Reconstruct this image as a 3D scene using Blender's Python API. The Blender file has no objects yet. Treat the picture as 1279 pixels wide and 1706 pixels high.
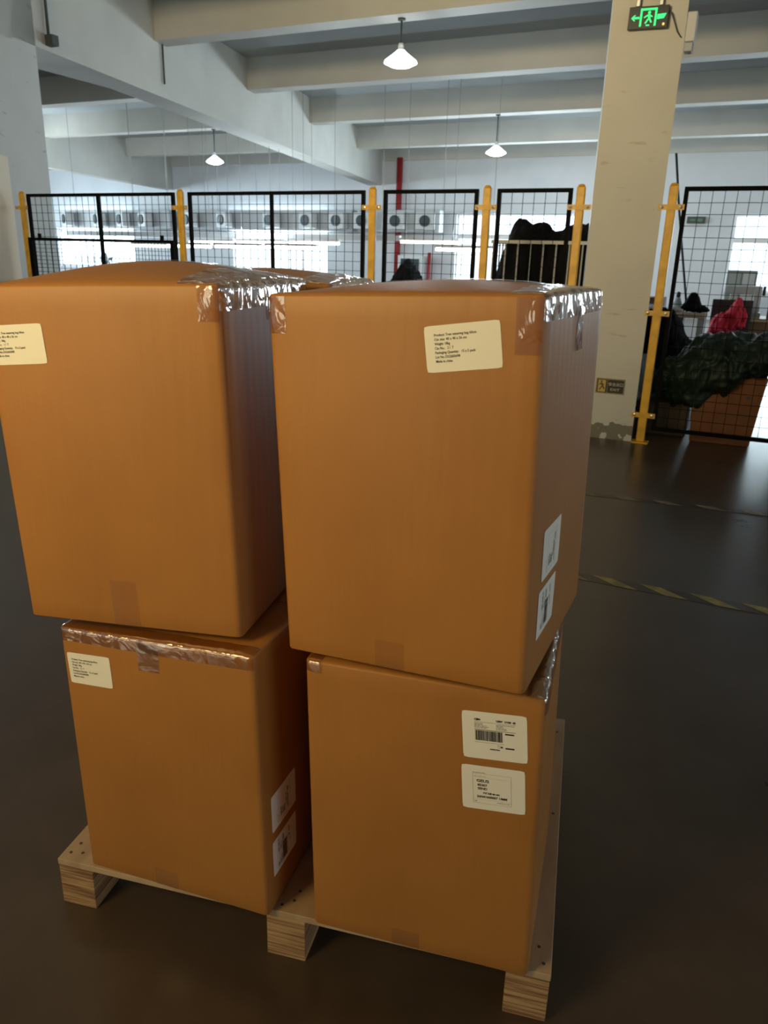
import bpy, bmesh, math, random
from mathutils import Vector, Matrix, noise
random.seed(7)
PI = math.pi
S = bpy.context.scene
COL = S.collection

# ------------------------------------------------------------------ camera, world, light, exposure
CAM_H = 1.2781
cam_data = bpy.data.cameras.new('camera')
cam = bpy.data.objects.new('camera', cam_data); COL.objects.link(cam)
cam_data.sensor_fit = 'VERTICAL'; cam_data.sensor_height = 36.0; cam_data.sensor_width = 27.0
cam_data.lens = 1263.82 / 1706 * 36.0
cam_data.clip_start = 0.02; cam_data.clip_end = 200
_p, _r = .3233, .0274
F_ = Vector((0, math.cos(_p), -math.sin(_p))); U0 = Vector((0, math.sin(_p), math.cos(_p))); R0 = Vector((1, 0, 0))
R_ = math.cos(_r)*R0 + math.sin(_r)*U0; U_ = -math.sin(_r)*R0 + math.cos(_r)*U0
cam.matrix_world = Matrix(((R_.x, U_.x, -F_.x, 0), (R_.y, U_.y, -F_.y, 0), (R_.z, U_.z, -F_.z, CAM_H), (0, 0, 0, 1)))
cam_data.dof.use_dof = True; cam_data.dof.focus_distance = 1.45; cam_data.dof.aperture_fstop = 9.5
S.camera = cam
S.cycles.caustics_reflective = False; S.cycles.caustics_refractive = False
S.view_settings.view_transform = 'Standard'; S.view_settings.look = 'None'
S.view_settings.gamma = 1; S.view_settings.use_curve_mapping = False
S.view_settings.exposure = 0.0
wd = bpy.data.worlds.new('world'); S.world = wd; wd.use_nodes = True
wd.node_tree.nodes['Background'].inputs[0].default_value = (.8, .9, 1, 1)
wd.node_tree.nodes['Background'].inputs[1].default_value = 2.6

AZ = math.radians(-24.3)          # direction of the fence, the beams and the far wall
D_ = Vector((math.cos(AZ), math.sin(AZ), 0)); N_ = Vector((-D_.y, D_.x, 0))
def W(u, n, z=0.0):
    """hall coordinates (along the fence, away from the camera, up) -> world"""
    return D_*u + N_*n + Vector((0, 0, z))

def area(name, loc, aim, sx, sy, energy, color):
    l = bpy.data.lights.new(name, 'AREA'); l.shape = 'RECTANGLE'; l.size = sx; l.size_y = sy
    l.energy = energy; l.color = color
    o = bpy.data.objects.new(name, l); COL.objects.link(o)
    o.location = loc
    o.rotation_euler = (aim).to_track_quat('-Z', 'Y').to_euler()
    return o
ROOM_U0, ROOM_U1, ROOM_N0, ROOM_N1, CEIL = -25.0, 7.5, -7.0, 21.5, 4.36
WIN_FAR = [(-22.9, -19.4), (-15.3, -11.8), (-7.72, -4.4), (-.57, 2.9)]
WIN_RIGHT = [(-3.0, 1.5), (4.0, 7.5), (11.5, 15.0)]
WZ0, WZ1 = .70, 2.50
COOL = (.80, .93, 1.0); WARM = (1.0, .73, .27)
for a, b in WIN_FAR:
    area('daylight_far', W((a+b)/2, ROOM_N1+.45, (WZ0+WZ1)/2), -N_, b-a+.3, WZ1-WZ0+.3, 700, COOL)
WIN_LEFT = [(7.0, 12.0), (14.0, 19.0)]  # unseen windows, put in to brighten the far half of the hall
for (a, b), e, c in zip(WIN_RIGHT, (48, 52, 50), ((1, .80, .55), (1, .84, .62), COOL)):
    area('daylight_right', W(ROOM_U1+.45, (a+b)/2, 1.75), -D_, b-a, 2.0, e, c)
for a, b in WIN_LEFT:
    area('daylight_left_fill', W(ROOM_U0-.45, (a+b)/2, 2.1), D_, b-a, 2.2, 1000, COOL)  # added fill for the far half
area('daylight_back', W(-4.6, ROOM_N0-.35, 2.1), N_ + Vector((0, 0, .0)), 3.4, 2.6, 110, WARM)
carton_fill = area('warm_carton_fill', Vector((-1.65, -.15, 1.92)), Vector((.58, .8, -.16)), .7, .7, 15.5, WARM)  # added warm fill for the carton fronts, no fixture behind it
carton_fill.data.spread = math.radians(120)
up = area('warm_beam_fill', W(-3.0, -1.5, 2.9), N_ - D_*.02 + Vector((0, 0, .14)), 1.2, .6, 74, (1.0, .78, .44))  # added warm fill for column and beams, spread kept off the cartons
up.data.spread = math.radians(75)
def glow(loc, e):
    l = bpy.data.lights.new('lamp_and_fill_glow', 'POINT'); l.energy = e; l.color = COOL; l.shadow_soft_size = .12
    o = bpy.data.objects.new('lamp_and_fill_glow', l); COL.objects.link(o); o.location = loc
for u, n, z, e in ((-4.10, 9.2, 3.32, 50), (-11.34, 15.35, 3.10, 110), (-4.79, 15.35, 3.11, 110)): glow(W(u, n, z), e)
for u, n, z, e in ((-9.6, 14.2, 1.75, 90), (-5.0, 14.2, 1.75, 60), (-16, 14, 2.6, 190), (2.5, 15.35, 3.1, 12), (-4, 18.6, 2.3, 85), (1.5, 19.0, 2.2, 20)): glow(W(u, n, z), e)  # tube rows first, then added fill points where no lamp hangs

# ------------------------------------------------------------------ helpers
MATS = {}
def mat(name, col, rough=.7, metal=0, spec=.5, noise_amt=0, noise_scale=8, bump=0, bump_scale=60, emit=None, emit_s=0, stretch=(1,1,1), coat=0, col2=None, lo=.35, hi=.65):
    if name in MATS: return MATS[name]
    m = bpy.data.materials.new(name); m.use_nodes = True; nt = m.node_tree; N = nt.nodes; L = nt.links
    b = N['Principled BSDF']
    b.inputs['Base Color'].default_value = (*col, 1); b.inputs['Roughness'].default_value = rough
    b.inputs['Metallic'].default_value = metal; b.inputs['Specular IOR Level'].default_value = spec
    b.inputs['Coat Weight'].default_value = coat
    tc = N.new('ShaderNodeTexCoord'); mp = N.new('ShaderNodeMapping'); mp.inputs['Scale'].default_value = stretch
    L.new(tc.outputs['Object'], mp.inputs[0])
    if noise_amt or col2:
        n = N.new('ShaderNodeTexNoise'); n.inputs['Scale'].default_value = noise_scale; n.inputs['Detail'].default_value = 6
        L.new(mp.outputs[0], n.inputs['Vector'])
        rp = N.new('ShaderNodeValToRGB'); rp.color_ramp.elements[0].position = lo; rp.color_ramp.elements[1].position = hi
        c2 = col2 if col2 else tuple(c*(1-noise_amt) for c in col)
        rp.color_ramp.elements[0].color = (*c2, 1); rp.color_ramp.elements[1].color = (*col, 1)
        L.new(n.outputs[0], rp.inputs[0]); L.new(rp.outputs[0], b.inputs['Base Color'])
    if bump:
        n2 = N.new('ShaderNodeTexNoise'); n2.inputs['Scale'].default_value = bump_scale; n2.inputs['Detail'].default_value = 4
        L.new(mp.outputs[0], n2.inputs['Vector'])
        bp = N.new('ShaderNodeBump'); bp.inputs['Strength'].default_value = bump; bp.inputs['Distance'].default_value = .01
        L.new(n2.outputs[0], bp.inputs['Height']); L.new(bp.outputs[0], b.inputs['Normal'])
    if emit:
        b.inputs['Emission Color'].default_value = (*emit, 1); b.inputs['Emission Strength'].default_value = emit_s
    MATS[name] = m
    return m

def link(name, me, m=None, parent=None, smooth=False):
    if m:
        me.materials.clear()
        me.materials.append(m)
    if smooth:
        for p in me.polygons: p.use_smooth = True
    o = bpy.data.objects.new(name, me); COL.objects.link(o)
    if parent: o.parent = parent
    return o
def tag(o, label=None, cat=None, group=None, kind=None):
    if label: o['label'] = label
    if cat: o['category'] = cat
    if group: o['group'] = group
    if kind: o['kind'] = kind
    return o
def empty(name, loc=(0, 0, 0), rz=0.0, label=None, cat=None, group=None, kind=None):
    o = bpy.data.objects.new(name, None); COL.objects.link(o); o.empty_display_size = .05
    o.location = loc; o.rotation_euler = (0, 0, rz)
    return tag(o, label, cat, group, kind)

class MB:
    """collects simple solids into one mesh"""
    def __init__(s): s.v = []; s.f = []
    def hexa(s, c):
        b = len(s.v); s.v += [tuple(p) for p in c]
        s.f += [tuple(b+i for i in q) for q in ((0,3,2,1),(4,5,6,7),(0,1,5,4),(1,2,6,5),(2,3,7,6),(3,0,4,7))]
        return s
    def box(s, x0, x1, y0, y1, z0, z1):
        return s.hexa([(x0,y0,z0),(x1,y0,z0),(x1,y1,z0),(x0,y1,z0),(x0,y0,z1),(x1,y0,z1),(x1,y1,z1),(x0,y1,z1)])
    def bar(s, a, b, w, h=None, up=(0, 0, 1)):
        h = h or w; a = Vector(a); b = Vector(b); d = (b-a).normalized(); up = Vector(up)
        if abs(d.dot(up)) > .95: up = Vector((0, 1, 0))
        x = d.cross(up).normalized(); y = x.cross(d)
        c = []
        for p in (a, b):
            c += [p-x*w/2-y*h/2, p+x*w/2-y*h/2, p+x*w/2+y*h/2, p-x*w/2+y*h/2]
        return s.hexa(c)
    def tube(s, pts, r, k=8, cap=True):
        pts = [Vector(p) for p in pts]; rs = r if isinstance(r, (list, tuple)) else [r]*len(pts)
        b = len(s.v); px = None
        for i, p in enumerate(pts):
            d = (pts[min(i+1, len(pts)-1)] - pts[max(i-1, 0)]).normalized()
            if px is None:
                px = d.orthogonal().normalized()
            px = (px - d*px.dot(d)).normalized(); py = d.cross(px)
            for j in range(k):
                t = 2*PI*j/k; s.v.append(tuple(p + (px*math.cos(t)+py*math.sin(t))*rs[i]))
        for i in range(len(pts)-1):
            for j in range(k):
                s.f.append((b+i*k+j, b+i*k+(j+1) % k, b+(i+1)*k+(j+1) % k, b+(i+1)*k+j))
        if cap:
            s.f.append(tuple(b+j for j in range(k))[::-1]); s.f.append(tuple(b+(len(pts)-1)*k+j for j in range(k)))
        return s
    def lathe(s, prof, c=(0, 0, 0), k=28):
        b = len(s.v)
        for r, z in prof:
            for j in range(k):
                t = 2*PI*j/k; s.v.append((c[0]+r*math.cos(t), c[1]+r*math.sin(t), c[2]+z))
        for i in range(len(prof)-1):
            for j in range(k):
                s.f.append((b+i*k+j, b+i*k+(j+1) % k, b+(i+1)*k+(j+1) % k, b+(i+1)*k+j))
        if prof[0][0] > 1e-4: s.f.append(tuple(b+j for j in range(k))[::-1])
        if prof[-1][0] > 1e-4: s.f.append(tuple(b+(len(prof)-1)*k+j for j in range(k)))
        return s
    def prism(s, poly, y0, y1):
        """polygon in x,z extruded along y"""
        b = len(s.v); k = len(poly)
        s.v += [(x, y0, z) for x, z in poly] + [(x, y1, z) for x, z in poly]
        s.f.append(tuple(range(b, b+k))); s.f.append(tuple(range(b+k, b+2*k))[::-1])
        for i in range(k): s.f.append((b+i, b+k+i, b+k+(i+1) % k, b+(i+1) % k))
        return s
    def build(s, name, m=None, parent=None, smooth=False, bevel=0, seg=2, hall=False):
        me = bpy.data.meshes.new(name)
        v = [tuple(W(*p)) for p in s.v] if hall else s.v
        me.from_pydata(v, [], s.f); me.update()
        bm = bmesh.new(); bm.from_mesh(me); bmesh.ops.recalc_face_normals(bm, faces=bm.faces); bm.to_mesh(me); bm.free()
        o = link(name, me, m, parent, smooth)
        if bevel:
            md = o.modifiers.new('bevel', 'BEVEL'); md.width = bevel; md.segments = seg; md.limit_method = 'ANGLE'
        return o

def hall_empty(name, u, n, z=0, rz=0, **k): return empty(name, W(u, n, z), AZ+rz, **k)

# ------------------------------------------------------------------ materials
m_wall = mat('painted_wall', (.72, .74, .77), .75, bump=.15, bump_scale=30, noise_amt=.06, noise_scale=1.5)
m_beam = mat('painted_concrete', (.60, .59, .54), .7, bump=.25, bump_scale=9, noise_amt=.10, noise_scale=1.3)
m_ceil = mat('ceiling_paint', (.44, .485, .50), .8, bump=.2, bump_scale=10, noise_amt=.08, noise_scale=1.0)
m_white = mat('white_frame', (.80, .80, .80), .4)
m_black = mat('black_steel', (.003, .003, .003), .7, spec=.08)
m_yellow = mat('yellow_steel', (.85, .46, .03), .45, noise_amt=.25, noise_scale=14)
m_red = mat('red_pipe_paint', (.30, .02, .02), .4)
m_grey = mat('grey_paint', (.42, .44, .45), .5)
m_dkgrey = mat('dark_grey', (.06, .065, .07), .6)
m_wire = mat('thin_wire', (.25, .26, .27), .5)
m_steel = mat('brushed_steel', (.55, .55, .55), .35, metal=1)
m_tube = mat('lit_tube', (1, 1, 1), .5, emit=(.92, .97, 1), emit_s=9)
m_lampshade = mat('glowing_white_shade', (.95, .97, 1), .3, emit=(.86, .95, 1), emit_s=5)  # emission stands in for the bulb's light on the white shade
m_bulb = mat('lit_bulb', (1, 1, 1), .3, emit=(.9, .97, 1), emit_s=30)
m_greenlit = mat('lit_green_sign', (.02, .6, .2), .4, emit=(.01, .92, .20), emit_s=1.25)
m_amber = mat('amber_pilot_lamp', (.8, .5, .1), .4, emit=(.9, .6, .2), emit_s=.8)
m_label = mat('label_paper', (.93, .89, .80), .55)
m_ink = mat('printed_ink', (.03, .025, .03), .6)
m_inkgrey = mat('faint_printed_ink', (.25, .22, .17), .6)
m_table = mat('plywood_tabletop', (.55, .42, .28), .5)
m_redcloth = mat('red_cloth', (.65, .02, .05), .8, bump=.3, bump_scale=25)
m_blue = mat('blue_plastic', (.015, .09, .32), .4)
m_paleblue = mat('pale_blue_cloth', (.45, .55, .62), .85, bump=.4, bump_scale=18, noise_amt=.4, noise_scale=9)
m_film = mat('white_film', (.42, .44, .50), .35, bump=.5, bump_scale=14, noise_amt=.3, noise_scale=9)
m_blackcloth = mat('black_cloth', (.008, .008, .010), .9, spec=.15, bump=.5, bump_scale=22, noise_amt=.5, noise_scale=7)
m_tarp = mat('dark_green_tarpaulin', (.012, .027, .015), .5, spec=.3, bump=.6, bump_scale=12, col2=(.004, .010, .006), noise_scale=5)
m_orangebox = mat('orange_brown_board', (.24, .085, .022), .75, noise_amt=.25, noise_scale=6)
m_brown = mat('brown_board', (.22, .13, .07), .8)

# cardboard with fine flutes
def cardboard():
    m = bpy.data.materials.new('kraft_cardboard'); m.use_nodes = True; nt = m.node_tree; N = nt.nodes; L = nt.links
    b = N['Principled BSDF']; b.inputs['Roughness'].default_value = .50; b.inputs['Specular IOR Level'].default_value = .5
    tc = N.new('ShaderNodeTexCoord')
    n = N.new('ShaderNodeTexNoise'); n.inputs['Scale'].default_value = 4.5; n.inputs['Detail'].default_value = 5; L.new(tc.outputs['Object'], n.inputs['Vector'])
    mp = N.new('ShaderNodeMapping'); mp.inputs['Scale'].default_value = (160, 160, 9); L.new(tc.outputs['Object'], mp.inputs[0])
    n2 = N.new('ShaderNodeTexNoise'); n2.inputs['Scale'].default_value = 1.0; n2.inputs['Detail'].default_value = 3; L.new(mp.outputs[0], n2.inputs['Vector'])
    r = N.new('ShaderNodeValToRGB'); r.color_ramp.elements[0].position = .3; r.color_ramp.elements[1].position = .7
    r.color_ramp.elements[0].color = (.41, .170, .037, 1); r.color_ramp.elements[1].color = (.475, .202, .046, 1)
    L.new(n.outputs[0], r.inputs[0])
    mx = N.new('ShaderNodeMixRGB'); mx.blend_type = 'MULTIPLY'; mx.inputs[0].default_value = .10
    L.new(r.outputs[0], mx.inputs[1]); L.new(n2.outputs[0], mx.inputs[2]); L.new(mx.outputs[0], b.inputs['Base Color'])
    wv = N.new('ShaderNodeTexWave'); wv.bands_direction = 'DIAGONAL'; wv.inputs['Scale'].default_value = 22; wv.inputs['Distortion'].default_value = 1.5
    mpw = N.new('ShaderNodeMapping'); mpw.inputs['Scale'].default_value = (1, 1, 0); L.new(tc.outputs['Object'], mpw.inputs[0]); L.new(mpw.outputs[0], wv.inputs['Vector'])
    bp = N.new('ShaderNodeBump'); bp.inputs['Strength'].default_value = .05; bp.inputs['Distance'].default_value = .003
    L.new(wv.outputs['Color'], bp.inputs['Height']); L.new(bp.outputs[0], b.inputs['Normal'])
    return m
m_card = cardboard()

def film(name, tint, gloss, rough, bump):
    m = bpy.data.materials.new(name); m.use_nodes = True; nt = m.node_tree; N = nt.nodes; L = nt.links
    for x in list(N):
        if x.type == 'BSDF_PRINCIPLED': N.remove(x)
    out = [x for x in N if x.type == 'OUTPUT_MATERIAL'][0]
    tr = N.new('ShaderNodeBsdfTransparent'); tr.inputs[0].default_value = (*tint, 1)
    gl = N.new('ShaderNodeBsdfGlossy'); gl.inputs['Roughness'].default_value = rough; gl.inputs['Color'].default_value = (1, 1, 1, 1)
    fr = N.new('ShaderNodeFresnel'); fr.inputs['IOR'].default_value = 1.5
    ma = N.new('ShaderNodeMath'); ma.operation = 'MULTIPLY_ADD'; ma.inputs[1].default_value = gloss; ma.inputs[2].default_value = .03; L.new(fr.outputs[0], ma.inputs[0]); mi = N.new('ShaderNodeMath'); mi.operation = 'MINIMUM'; mi.inputs[1].default_value = .42; L.new(ma.outputs[0], mi.inputs[0])
    tc = N.new('ShaderNodeTexCoord'); n = N.new('ShaderNodeTexNoise'); n.inputs['Scale'].default_value = 24; n.inputs['Detail'].default_value = 2; n.inputs['Distortion'].default_value = 1.5
    L.new(tc.outputs['Object'], n.inputs['Vector'])
    bp = N.new('ShaderNodeBump'); bp.inputs['Strength'].default_value = bump; bp.inputs['Distance'].default_value = .006
    L.new(n.outputs[0], bp.inputs['Height']); L.new(bp.outputs[0], gl.inputs['Normal']); L.new(bp.outputs[0], fr.inputs['Normal'])
    mx = N.new('ShaderNodeMixShader'); L.new(mi.outputs[0], mx.inputs[0]); L.new(tr.outputs[0], mx.inputs[1]); L.new(gl.outputs[0], mx.inputs[2])
    L.new(mx.outputs[0], out.inputs[0])
    return m
m_tape = film('clear_packing_tape', (.90, .83, .77), 1.0, .09, .5)
m_tapeflat = film('pressed_flat_tape', (.96, .93, .90), .12, .35, .02)
def glassmat():
    m = film('window_glass', (.93, .96, .97), .6, .03, 0.0); return m
m_glass = glassmat()

# floor: polished dark concrete
def floormat():
    m = bpy.data.materials.new('polished_dark_floor'); m.use_nodes = True; nt = m.node_tree; N = nt.nodes; L = nt.links
    b = N['Principled BSDF']; b.inputs['Specular IOR Level'].default_value = .55
    tc = N.new('ShaderNodeTexCoord')
    n = N.new('ShaderNodeTexNoise'); n.inputs['Scale'].default_value = 2.2; n.inputs['Detail'].default_value = 9; n.inputs['Roughness'].default_value = .65; L.new(tc.outputs['Object'], n.inputs['Vector'])
    r = N.new('ShaderNodeValToRGB'); r.color_ramp.elements[0].position = .3; r.color_ramp.elements[1].position = .72
    r.color_ramp.elements[0].color = (.052, .034, .022, 1); r.color_ramp.elements[1].color = (.105, .070, .047, 1)
    L.new(n.outputs[0], r.inputs[0]); L.new(r.outputs[0], b.inputs['Base Color'])
    r2 = N.new('ShaderNodeMapRange'); r2.inputs['To Min'].default_value = .22; r2.inputs['To Max'].default_value = .38; L.new(n.outputs[0], r2.inputs[0]); L.new(r2.outputs[0], b.inputs['Roughness'])
    n2 = N.new('ShaderNodeTexNoise'); n2.inputs['Scale'].default_value = 90; n2.inputs['Detail'].default_value = 5; L.new(tc.outputs['Object'], n2.inputs['Vector'])
    bp = N.new('ShaderNodeBump'); bp.inputs['Strength'].default_value = .06; bp.inputs['Distance'].default_value = .004; L.new(n2.outputs[0], bp.inputs['Height']); L.new(bp.outputs[0], b.inputs['Normal'])
    return m
m_floor = floormat()

# wood with layered end grain / long grain
def wood(name, c1, c2, scale, rough=.7):
    m = bpy.data.materials.new(name); m.use_nodes = True; nt = m.node_tree; N = nt.nodes; L = nt.links
    b = N['Principled BSDF']; b.inputs['Roughness'].default_value = rough
    tc = N.new('ShaderNodeTexCoord'); mp = N.new('ShaderNodeMapping'); mp.inputs['Scale'].default_value = scale; L.new(tc.outputs['Object'], mp.inputs[0])
    n = N.new('ShaderNodeTexNoise'); n.inputs['Scale'].default_value = 1; n.inputs['Detail'].default_value = 5; n.inputs['Distortion'].default_value = .4; L.new(mp.outputs[0], n.inputs['Vector'])
    r = N.new('ShaderNodeValToRGB'); r.color_ramp.elements[0].position = .38; r.color_ramp.elements[1].position = .62
    r.color_ramp.elements[0].color = (*c1, 1); r.color_ramp.elements[1].color = (*c2, 1)
    L.new(n.outputs[0], r.inputs[0]); L.new(r.outputs[0], b.inputs['Base Color'])
    return m
m_ply = wood('laminated_wood_block', (.20, .095, .040), (.52, .33, .16), (6, 3, 170))
m_deck = wood('plywood_deck', (.42, .28, .16), (.52, .37, .23), (14, 3, 3))

# column paint: cream coat with a bared, patched foot
def colmat(name, base):
    m = bpy.data.materials.new(name); m.use_nodes = True; nt = m.node_tree; N = nt.nodes; L = nt.links
    b = N['Principled BSDF']; b.inputs['Roughness'].default_value = .6
    tc = N.new('ShaderNodeTexCoord'); sp = N.new('ShaderNodeSeparateXYZ'); L.new(tc.outputs['Object'], sp.inputs[0])
    n = N.new('ShaderNodeTexNoise'); n.inputs['Scale'].default_value = 3; n.inputs['Detail'].default_value = 5; L.new(tc.outputs['Object'], n.inputs['Vector'])
    r = N.new('ShaderNodeValToRGB'); r.color_ramp.elements[0].position = .3; r.color_ramp.elements[1].position = .7
    r.color_ramp.elements[0].color = (*[c*.93 for c in base], 1); r.color_ramp.elements[1].color = (*base, 1); L.new(n.outputs[0], r.inputs[0])
    # foot patch: z below ~.12 wobbling
    n2 = N.new('ShaderNodeTexNoise'); n2.inputs['Scale'].default_value = 9; n2.inputs['Detail'].default_value = 3; L.new(tc.outputs['Object'], n2.inputs['Vector'])
    a = N.new('ShaderNodeMath'); a.operation = 'MULTIPLY_ADD'; a.inputs[1].default_value = .16; L.new(n2.outputs[0], a.inputs[0]); L.new(sp.outputs['Z'], a.inputs[2])
    lt = N.new('ShaderNodeMath'); lt.operation = 'LESS_THAN'; lt.inputs[1].default_value = .205; L.new(a.outputs[0], lt.inputs[0])
    n3 = N.new('ShaderNodeTexNoise'); n3.inputs['Scale'].default_value = 11; n3.inputs['Detail'].default_value = 2; L.new(tc.outputs['Object'], n3.inputs['Vector'])
    lt2 = N.new('ShaderNodeMath'); lt2.operation = 'LESS_THAN'; lt2.inputs[1].default_value = .57; L.new(n3.outputs[0], lt2.inputs[0])
    mu = N.new('ShaderNodeMath'); mu.operation = 'MULTIPLY'; L.new(lt.outputs[0], mu.inputs[0]); L.new(lt2.outputs[0], mu.inputs[1])
    mx = N.new('ShaderNodeMixRGB'); L.new(mu.outputs[0], mx.inputs[0]); L.new(r.outputs[0], mx.inputs[1]); mx.inputs[2].default_value = (.20, .18, .13, 1)
    # scuff marks
    mp = N.new('ShaderNodeMapping'); mp.inputs['Scale'].default_value = (5, 5, 22); L.new(tc.outputs['Object'], mp.inputs[0])
    n4 = N.new('ShaderNodeTexNoise'); n4.inputs['Scale'].default_value = 1; n4.inputs['Detail'].default_value = 6; L.new(mp.outputs[0], n4.inputs['Vector'])
    r4 = N.new('ShaderNodeValToRGB'); r4.color_ramp.elements[0].position = .66; r4.color_ramp.elements[1].position = .74
    r4.color_ramp.elements[0].color = (1, 1, 1, 1); r4.color_ramp.elements[1].color = (.72, .62, .48, 1); L.new(n4.outputs[0], r4.inputs[0])
    m2 = N.new('ShaderNodeMixRGB'); m2.blend_type = 'MULTIPLY'; m2.inputs[0].default_value = .8; L.new(mx.outputs[0], m2.inputs[1]); L.new(r4.outputs[0], m2.inputs[2])
    L.new(m2.outputs[0], b.inputs['Base Color'])
    return m
m_col = colmat('cream_column_paint', (.60, .575, .50))

# ------------------------------------------------------------------ structure
def struct(o): return tag(o, kind='structure')
def sbox(name, u0, u1, n0, n1, z0, z1, m):
    return struct(MB().box(u0, u1, n0, n1, z0, z1).build(name, m, hall=True))
sbox('floor', ROOM_U0-.3, ROOM_U1+.3, ROOM_N0-.3, ROOM_N1+.3, -.12, 0, m_floor)
sbox('ceiling', ROOM_U0-.3, ROOM_U1+.3, ROOM_N0-.3, ROOM_N1+.3, CEIL, CEIL+.15, m_ceil)

def holed_wall(name, axis, at, thick, a0, a1, holes, m, z1=CEIL):
    mb = MB()
    def bx(p, q, za, zb):
        if axis == 'u': mb.box(p, q, at, at+thick, za, zb)
        else: mb.box(at, at+thick, p, q, za, zb)
    cur = a0
    for (h0, h1, hz0, hz1) in holes:
        bx(cur, h0, 0, z1); bx(h0, h1, 0, hz0); bx(h0, h1, hz1, z1); cur = h1
    bx(cur, a1, 0, z1)
    return struct(mb.build(name, m, hall=True))
holed_wall('wall_far', 'u', ROOM_N1, .24, ROOM_U0, ROOM_U1, [(a, b, WZ0, WZ1) for a, b in WIN_FAR], m_wall)
holed_wall('wall_right', 'n', ROOM_U1, .24, ROOM_N0, ROOM_N1+.24, [(a, b, WZ0, 2.8) for a, b in WIN_RIGHT], m_wall)
holed_wall('wall_left', 'n', ROOM_U0-.24, .24, ROOM_N0, ROOM_N1+.24, [(a, b, 1.0, 3.2) for a, b in WIN_LEFT], m_wall)
holed_wall('wall_back', 'u', ROOM_N0-.24, .24, ROOM_U0, ROOM_U1, [(-6.3, -2.9, .8, 3.4)], m_wall)

def window(num, axis, at, a, b, z0, z1, mull, trans):
    mb = MB(); w = .06
    def bx(p, q, za, zb, t0=.08, t1=.14):
        if axis == 'u': mb.box(p, q, at+t0, at+t1, za, zb)
        else: mb.box(at+t0, at+t1, p, q, za, zb)
    bx(a, a+w, z0, z1); bx(b-w, b, z0, z1); bx(a, b, z0, z0+w); bx(a, b, z1-w, z1)
    if trans: bx(a, b, trans-.055, trans+.055)
    for x in mull: bx(x-.035, x+.035, z0, (trans or z1))
    fr = struct(mb.build('window_%d' % num, m_white if axis != 'q' else m_grey, hall=True))
    g = MB()
    if axis == 'u': g.box(a, b, at+.105, at+.111, z0, z1)
    else: g.box(at+.105, at+.111, a, b, z0, z1)
    go = g.build('window_pane', m_glass, fr, hall=True)
m_frame = mat('grey_window_frame', (.30, .31, .32), .5)
for i, ((a, b), ml) in enumerate(zip(WIN_FAR, [(-21.3, -20.35), (-13.8, -13.2, -12.75), (-6.6, -5.5), (.55, 1.7)])):
    MATS['white_frame'] = m_frame
    window(i+1, 'u', ROOM_N1, a, b, WZ0, WZ1, ml, 1.90)
for i, (a, b) in enumerate(WIN_RIGHT): window(i+5, 'n', ROOM_U1, a, b, WZ0, 2.8, ((a+b)/2,), 2.0)
for i, (a, b) in enumerate(WIN_LEFT): window(i+9, 'n', ROOM_U0-.24, a, b, 1.0, 3.2, ((a+b)/2,), 2.4)
window(8, 'u', ROOM_N0-.24, -6.3, -2.9, .8, 3.4, (-4.6,), 2.4)

# girders run askew to the beams
G = Vector((-.19749, .98031))      # girder direction in (u, n)
C0 = Vector((-6.935, 5.949))       # front right corner of the left column
def girder(name, c0, s0, s1, w, zb, haunch=None):
    left = Vector((-1, 0))
    mb = MB()
    st = [s0, s1] if not haunch else [s0, haunch[0], haunch[1], s1]
    wd_ = [w, w] if not haunch else [haunch[2], haunch[2], w, w]
    for i in range(len(st)-1):
        a = c0+G*st[i]; b = c0+G*st[i+1]
        al = a+left*wd_[i]; bl = b+left*wd_[i+1]
        mb.hexa([(al.x, al.y, zb), (a.x, a.y, zb), (b.x, b.y, zb), (bl.x, bl.y, zb), (al.x, al.y, CEIL+.02), (a.x, a.y, CEIL+.02), (b.x, b.y, CEIL+.02), (bl.x, bl.y, CEIL+.02)])
    return struct(mb.build(name, m_beam, hall=True))
s_end = (ROOM_N1-C0.y)/G.y
girder('ceiling_girder', C0, .3, s_end, .42, 3.255, (.9, 2.6, .80))
girder('ceiling_girder', C0, -12.9, .3, .5, 3.23)
G2 = Vector((-14.45, 5.949))
girder('ceiling_girder', G2, -12.9, s_end, .30, 3.2)
G3 = Vector((5.6, 5.949))
girder('ceiling_girder', G3, -12.9, s_end, .30, 3.23)
for n0 in (-5.2, -2.2, .8, 3.4, 6.2, 9.03, 12.02, 15.2, 18.85):
    sbox('ceiling_beam', ROOM_U0, ROOM_U1, n0, n0+.30, 3.89, CEIL+.02, m_beam)
sbox('ceiling_beam', ROOM_U0, ROOM_U1, ROOM_N1-.06, ROOM_N1+.05, 3.89, CEIL+.01, m_beam)

# columns (sides follow the girders)
def column(c0, width, depth, m, zt=CEIL+.02):
    mb = MB(); c = c0; e = c0+G*depth
    mb.hexa([(c.x-width, c.y, 0), (c.x, c.y, 0), (e.x, e.y, 0), (e.x-width, e.y, 0), (c.x-width, c.y, zt), (c.x, c.y, zt), (e.x, e.y, zt), (e.x-width, e.y, zt)])
    return struct(mb.build('column', m, hall=True))
m_colgrey = colmat('grey_white_column_paint', (.58, .585, .56))
column(C0-G*.9, .75, 1.56, m_colgrey)
column(Vector((-.632, 5.93)), .478, .50, m_col)
column(Vector((-14.3, 5.95)), .60, .66, m_colgrey)

# cream board fixed on the face of the left column
def gq(s, z, off): p = C0+G*s; return (p.x+off, p.y, z)
o = MB().hexa([gq(-.85, .02, .004), gq(-.85, .02, .030), gq(.0, .02, .030), gq(.0, .02, .004), gq(-.85, 2.14, .004), gq(-.85, 2.14, .030), gq(.0, 2.14, .030), gq(.0, 2.14, .004)]).build('cream_board', mat('cream_board_paint', (.80, .70, .54), .6), hall=True, bevel=.004)
tag(o, 'cream board on the grey column at the left edge of the picture', 'board')
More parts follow.
